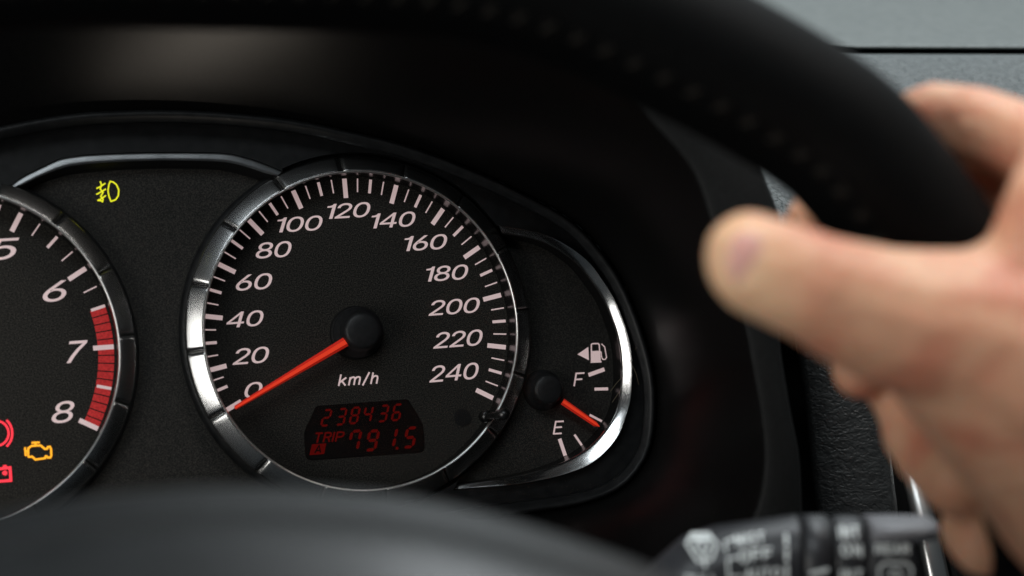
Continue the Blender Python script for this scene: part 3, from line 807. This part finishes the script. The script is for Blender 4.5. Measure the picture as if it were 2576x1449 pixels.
def sheet(name, grid, m, smooth=True): return loft(name, dl(grid), m, dash, smooth)


# upper pad, running away under the windscreen
xs = [1600 + 60 * i for i in range(26)]
rows = []
for y, Y in ((-330, .52), (-200, .40), (-80, .30), (0, .22), (60, .155), (95, .115), (102, .104), (108, .096), (112, .092), (115, .0905), (118, .0900), (121, .0905), (122.5, .094), (123, .13)):
    rows.append([W(x, y + (x - 2150) * .004 * 1.0, Y) for x in xs])
sheet('upper_pad', rows, M['dash_top'])
# grained panel below the seam
rows = []
xs = [1895 + 45 * i for i in range(26)]
for y, Y in ((136, .13), (136.2, .078), (137, .072), (139, .068), (145, .064), (200, .055), (300, .040), (420, .026), (600, .012), (760, .005)):
    rows.append([W(x, y + (x - 2150) * .002, Y) for x in xs])
sheet('lower_pad', rows, M['dash_low'])
# black strip between the two, standing in for the shadow in the seam
sheet('seam_shadow', [[W(x, y, .118) for x in xs] for y in (95, 150)], M['black'], False)
# grained side panel beside the cowl
el = [(1985, 640), (1990, 760), (2001, 861), (2020, 980), (2031, 1080), (2040, 1180), (2052, 1292), (2060, 1400), (2066, 1500)]
er = [(2180, 640), (2185, 760), (2195, 880), (2212, 1013), (2231, 1081), (2244, 1170), (2251, 1229), (2258, 1292), (2264, 1500)]
A = crom([(a, b, 0) for a, b in el], 40); B = crom([(a, b, 0) for a, b in er], 40)
rows = []
for t, Y in ((0, .020), (0, -.010), (.03, -.014), (.10, -.016), (.5, -.017), (.9, -.015), (.97, -.012), (1, -.006), (1, .02)):
    rows.append([W(a.x + (b.x - a.x) * t, a.y + (b.y - a.y) * t, Y) for a, b in zip(A, B)])
sheet('side_panel', rows, M['leather'])
# chrome strip further right
A = [Vector((2248 + (y - 1150) * .22, y, 0)) for y in range(1120, 1520, 20)]
rows = []
for k in range(9):
    a = R(180 * k / 8)
    rows.append([W(p.x + 42 - 32 * math.cos(a), p.y, .004 - .0034 * math.sin(a) - (p.y - 1240) * PX * .36 + ((p.y - 1240) * PX) ** 2 * 6) for p in A])
sheet('chrome_strip', rows, M['lip'])
rows = []
for dx, Y in ((76, .01), (77, .002), (84, .0015), (92, .002), (93, .01)):
    rows.append([W(p.x + dx, p.y, Y) for p in A])
sheet('trim_strip', rows, M['cowl_rim'])
# dark console behind everything below
rows = [[W(x, y, .035) for x in (-900, 900, 2000, 3400)] for y in (640, 1200, 2400)]
sheet('console_back', rows, M['black'], False)
rows = [[W(x, y, .030) for x in (-1400, -300, -250)] for y in (-900, 600, 2400)]
sheet('console_side', rows, M['black'], False)

# ------------------------------------------------------------------ STEERING WHEEL
wheel = empty('steering_wheel', Matrix.Translation(W(1000, 1400, -.22)))
tag(wheel, 'black leather steering wheel with tan stitching gripped by the hand', 'steering wheel')
wi = Matrix.Translation(-W(1000, 1400, -.22))
path = [(-500, 60), (-250, -50), (0, -108), (250, -118), (500, -114), (900, -105), (1200, -75), (1465, 0), (1715, 112), (1920, 220), (2085, 326), (2180, 420), (2290, 560), (2410, 740), (2510, 920), (2600, 1110), (2660, 1300), (2690, 1500), (2690, 1700)]
n = 160
pc = crom([(a, b, 0) for a, b in path], n)
cen = []
for i, p in enumerate(pc):
    cen.append(W(p.x, p.y, -.2))
ns = 40
rows = []; frames = []
for i, c in enumerate(cen):
    t = (cen[min(i + 1, n - 1)] - cen[max(i - 1, 0)]).normalized()
    side = t.cross(Vector((0, 1, 0))).normalized()      # towards the outside of the wheel
    if side.z < 0 and i < n // 2: side = -side
    if i > 0 and side.dot(frames[-1][2]) < 0: side = -side
    f = side.cross(t).normalized()
    if f.y > 0: f = -f
    frames.append((c, t, side, f))
    row = []
    for k in range(ns):
        a = 2 * math.pi * k / ns
        rr = .0152 * (1 - .035 * math.exp(-((math.sin(a) - .35) / .04) ** 2) * (math.cos(a) < 0))
        row.append(wi @ (c + side * rr * math.cos(a) + f * rr * 1.08 * math.sin(a)))
    rows.append(row)
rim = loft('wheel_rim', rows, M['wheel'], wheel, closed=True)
# cross stitches along the inner front of the rim
L = 0; nxt = 0; th = []
for i in range(1, n):
    L += (cen[i] - cen[i - 1]).length
    if L < nxt: continue
    nxt = L + .0062
    c, t, side, f = frames[i]
    a = R(128)
    q = c + side * .0153 * math.cos(a) + f * .0153 * 1.08 * math.sin(a)
    s2 = (side * math.cos(a + math.pi / 2) + f * math.sin(a + math.pi / 2)).normalized()
    nrm = (side * math.cos(a) + f * math.sin(a)).normalized()
    vs = []; fs = []
    for sg in (-1, 1):
        d = (t * sg * .8 + s2).normalized() * .0017; e = d.cross(nrm).normalized() * .0002; up = nrm * .0002
        b = len(vs)
        vs += [wi @ (q - d - e - up), wi @ (q - d + e - up), wi @ (q + d + e - up), wi @ (q + d - e - up), wi @ (q - d * .8 + up), wi @ (q + d * .8 + up)]
        fs += [(b, b + 4, b + 5, b + 3), (b + 1, b + 2, b + 5, b + 4), (b, b + 1, b + 4), (b + 3, b + 5, b + 2)]
    obj('stitch', vs, fs, M['stitch'], wheel)
# centre pad, close to the camera
top = [(-350, 1370), (-150, 1318), (0, 1288), (200, 1252), (400, 1230), (600, 1222), (800, 1228), (1000, 1246), (1200, 1284), (1400, 1342), (1600, 1412), (1750, 1478), (1900, 1570), (2000, 1680)]
tc_ = crom([(a, b, 0) for a, b in top], 100)
rows = []
for dy, Y in ((260, -.245), (60, -.252), (14, -.260), (3, -.266), (0, -.270), (4, -.2735), (12, -.2765), (34, -.2795), (62, -.283), (74, -.291), (83, -.299), (93, -.305), (110, -.3095), (150, -.3135), (230, -.3195), (330, -.325), (520, -.333)):
    rows.append([wi @ W(p.x + (dy * .10 if dy > 0 else 0), p.y + dy, Y) for p in tc_])
loft('centre_pad', rows, M['hub'], wheel)

# ------------------------------------------------------------------ WIPER STALK
YS = -.140
k9 = pxs(YS)
stalk = empty('wiper_stalk', Matrix.Translation(W(1640, 1400, YS)))
tag(stalk, 'dark grey wiper stalk with white markings reaching in at the bottom right', 'stalk')
si = Matrix.Translation(-W(1640, 1400, YS))
def sect(x, cy, r, ry=None, n=40):
    c = W(x, cy, YS); ry = ry or r
    return [si @ (c + Vector((0, -math.sin(2 * math.pi * i / n) * ry * k9, math.cos(2 * math.pi * i / n) * r * k9))) for i in range(n)]


def body(name, secs, m):
    o = loft(name, [sect(*s) for s in secs], m, stalk, closed=True)
    bm = bmesh.new(); bm.from_mesh(o.data); bm.verts.ensure_lookup_table()
    nv = len(bm.verts)
    bm.faces.new(bm.verts[:40]); bm.faces.new(bm.verts[nv - 40:])
    bmesh.ops.recalc_face_normals(bm, faces=bm.faces); bm.to_mesh(o.data); bm.free()
    for p in o.data.polygons: p.use_smooth = len(p.vertices) == 4
    return o


def prof(x):
    """centre line and radius of the tapering lever"""
    t = min(max((x - 1560) / 440, 0), 1)
    return 1480 - 72 * t + max(0, 1740 - x) * .75, 125 - 12 * t


body('stalk_lever', [(x, *prof(x)) for x in (1480, 1560, 1640, 1720, 1800, 1880, 1950, 1996, 2002)], M['stalk'])
body('stalk_groove', [(2000, 1408, 104), (2172, 1408, 104)], M['black'])
body('wiper_dial', [(2010, 1407, 108), (2014, 1407, 113), (2074, 1407, 113), (2078, 1407, 108)], M['stalk'])
body('marking_ring', [(2088, 1408, 108), (2092, 1408, 111), (2156, 1408, 111), (2160, 1408, 108)], M['stalk'])
body('stalk_head', [(2168, 1408, 106), (2173, 1408, 109), (2240, 1408, 109), (2278, 1409, 107), (2288, 1412, 100), (2292, 1415, 85)], M['stalk'])
body('stalk_tip', [(2174, 1334, 33, 112), (2180, 1333, 36, 118), (2250, 1332, 36, 116), (2300, 1331, 34, 108), (2335, 1330, 30, 90), (2350, 1330, 22, 60), (2356, 1330, 12, 30)], M['stalk_tip'])


def on_stalk(name, lines, w_px, lift=2.5):
    """print that follows the round surface of the lever; lines in picture units"""
    vs = []; fs = []
    for pts, cl in lines:
        dn = []
        m_ = len(pts)
        for i in range(m_ if cl else m_ - 1):
            a, b = Vector(pts[i]), Vector(pts[(i + 1) % m_]); kk = max(1, int((b - a).length / 6))
            dn += [tuple(a.lerp(b, j / kk)) for j in range(kk)]
        if not cl: dn.append(tuple(pts[-1]))
        a, f = ribbon(dn, w_px, cl); b0 = len(vs)
        for p in a:
            if p.x < 2003: cy, r = prof(p.x)
            else: cy, r = 1408, 113
            dz = max(-.97, min(.97, (p.y - cy) / r)); r2 = r + lift
            yy = YS - math.sqrt(max(1 - dz * dz, .02)) * r2 * k9
            # keep the sight line through the marked spot
            vs.append(si @ W(1288 + (p.x - 1288) * 1.0, 724.5 + (p.y - 724.5) * 1.0, YS) + Vector((0, yy - YS, 0)))
        fs += [tuple(b0 + k for k in q_) for q_ in f]
    return obj(name, vs, fs, M['stalk_text'], stalk)


def stalk_word(text, x, y, capp, width, w_px, name='stalk_lettering', slope=0.0):
    ls, tot = word(text, 0, .22)
    on_stalk(name, [([(x + a / tot * width, y - b * capp + a / tot * width * slope) for a, b in pts], cl) for pts, cl in ls], w_px)


stalk_word('MIST', 1842, 1361, 23, 72, 4.5, slope=-.12)
stalk_word('OFF' if False else 'O', 1849, 1399, 27, 26, 5.0, slope=-.1)
stalk_word('FF', 1880, 1395, 26, 48, 5.0, slope=-.1)
stalk_word('AUTO', 1862, 1440, 25, 88, 5.0, slope=-.04)
stalk_word('PULL', 1716, 1452, 22, 76, 4.5, slope=-.03)
stalk_word('INT', 2098, 1343, 27, 52, 5.5)
stalk_word('ON', 2100, 1383, 27, 52, 5.5)
stalk_word('INT', 2098, 1441, 24, 54, 5.5)
stalk_word('REAR', 2184, 1378, 22, 84, 5.0)
on_stalk('stalk_symbol', [([(1722, 1360), (1738, 1338), (1778, 1336), (1795, 1358), (1778, 1392), (1745, 1396)], 1), (arc(1758, 1363, 16, 12, 0, 350, 10), 1), ([(1759, 1375), (1763, 1412)], 0), ([(1732, 1347), (1785, 1345)], 0)], 5.5)
on_stalk('stalk_symbol', [([(2192, 1448), (2190, 1412), (2204, 1400), (2258, 1400), (2270, 1414), (2270, 1450)], 0), (arc(2231, 1428, 14, 11, 0, 350, 10), 1)], 5.0)
on_stalk('stalk_symbol', [([(1815, 1375), (1815, 1352), (1838, 1344)], 0), ([(1820, 1440), (1818, 1392), (1843, 1386)], 0), ([(1822, 1434), (1852, 1432)], 0)], 4.5)
on_stalk('stalk_symbol', [([(1966, 1332), (1964, 1360)], 0), ([(1964, 1366), (1963, 1396)], 0), ([(1963, 1404), (1963, 1450)], 0)], 8)
o = on_stalk('dial_glint', [([(2020, 1427), (2066, 1416)], 0)], 10)  # white bar painted on the dial as its bright reflection

# ------------------------------------------------------------------ HAND
person = empty('person', Matrix.Translation(W(2400, 800, -.2)))
tag(person, 'bare right hand gripping the steering wheel rim with the thumb across it', 'person')
pi_ = Matrix.Translation(-W(2400, 800, -.2))
hb = bmesh.new()
def chain(ps):
    ps = [(W(x, y, Y), r * pxs(Y)) for x, y, r, Y in ps]
    for (a, ra), (b, rb) in zip(ps, ps[1:]):
        d = (b - a).length; k = max(2, int(d / (min(ra, rb) * .22)))
        for i in range(k + 1):
            t = i / k; r = ra + (rb - ra) * t
            bmesh.ops.create_icosphere(hb, subdivisions=2, radius=r, matrix=Matrix.Translation(pi_ @ a.lerp(b, t)))


# thumb and its fleshy root, in front of the rim
chain([(1886, 646, 120, -.238), (1912, 668, 134, -.238), (1985, 697, 141, -.238), (2060, 728, 146, -.238), (2140, 762, 163, -.236), (2240, 800, 182, -.234), (2370, 828, 205, -.232), (2480, 850, 232, -.230), (2620, 900, 300, -.226)])
chain([(2370, 828, 205, -.230), (2500, 960, 225, -.226), (2610, 1080, 240, -.222), (2760, 1260, 260, -.215)])
# web up to the index knuckle
chain([(2480, 850, 230, -.228), (2580, 680, 120, -.232), (2640, 520, 120, -.232), (2720, 400, 140, -.225)])
chain([(2620, 900, 300, -.215), (2720, 640, 200, -.21), (2740, 460, 150, -.20)])
# index finger over the far side of the rim
chain([(2740, 440, 125, -.205), (2600, 372, 112, -.196), (2460, 322, 107, -.188), (2350, 308, 105, -.176), (2240, 345, 96, -.162), (2130, 450, 88, -.160), (2050, 535, 66, -.168), (2030, 556, 58, -.172)])
# middle finger
chain([(2740, 620, 125, -.200), (2600, 520, 108, -.185), (2490, 475, 98, -.172), (2370, 560, 90, -.160), (2270, 720, 86, -.160), (2200, 860, 84, -.168), (2168, 930, 80, -.176)])
# ring finger
chain([(2760, 800, 125, -.19), (2600, 760, 100, -.168), (2470, 860, 92, -.158), (2370, 990, 88, -.163), (2305, 1088, 92, -.178), (2345, 1150, 92, -.188), (2415, 1215, 96, -.198), (2480, 1230, 96, -.196)])
# little finger
chain([(2760, 1000, 120, -.18), (2640, 1040, 95, -.165), (2560, 1150, 88, -.168), (2500, 1260, 92, -.180), (2455, 1330, 94, -.190), (2480, 1365, 92, -.195), (2560, 1330, 100, -.190)])
chain([(2215, 905, 88, -.168), (2290, 1000, 98, -.172), (2312, 1085, 92, -.178)])
# heel of the hand below the fingers
chain([(2640, 1150, 170, -.205), (2620, 1330, 130, -.195), (2640, 1480, 120, -.190)])
hm = bpy.data.meshes.new('hand'); hb.to_mesh(hm); hb.free()
ho = bpy.data.objects.new('hand', hm); C.objects.link(ho)
rm = ho.modifiers.new('r', 'REMESH'); rm.mode = 'VOXEL'; rm.voxel_size = .0011
sm = ho.modifiers.new('s', 'SMOOTH'); sm.factor = .5; sm.iterations = 9
dg = bpy.context.evaluated_depsgraph_get(); dg.update()
fm = bpy.data.meshes.new_from_object(ho.evaluated_get(dg))
bpy.data.objects.remove(ho)
fm.materials.clear(); fm.materials.append(M['skin'])
for p in fm.polygons: p.use_smooth = True
hand = bpy.data.objects.new('hand', fm); C.objects.link(hand); hand.parent = person
# thumb nail: a curved plate on the upper front of the thumb tip
c = W(1882, 648, -.238); rr = 116 * pxs(-.238)
vs = []; fs = []; gn = 12
for i in range(gn + 1):
    for j in range(gn + 1):
        u = -1 + 2 * i / gn; v = -1 + 2 * j / gn
        un = u * math.sqrt(1 - v * v / 2); vn = v * math.sqrt(1 - u * u / 2)
        la = R(-8 + 25 * un); lb = R(-3 + 38 * vn)
        d = Vector((math.sin(la), -math.cos(la) * math.cos(lb), math.sin(lb)))
        edge = max(abs(u), abs(v))
        vs.append(pi_ @ (c + d * (rr * (1.05 if edge < .99 else .97)) + Vector((0.0, 0, 0))))
for i in range(gn):
    for j in range(gn):
        a = i * (gn + 1) + j; fs.append((a, a + 1, a + gn + 2, a + gn + 1))
obj('thumbnail', vs, fs, M['nail'], person, True)
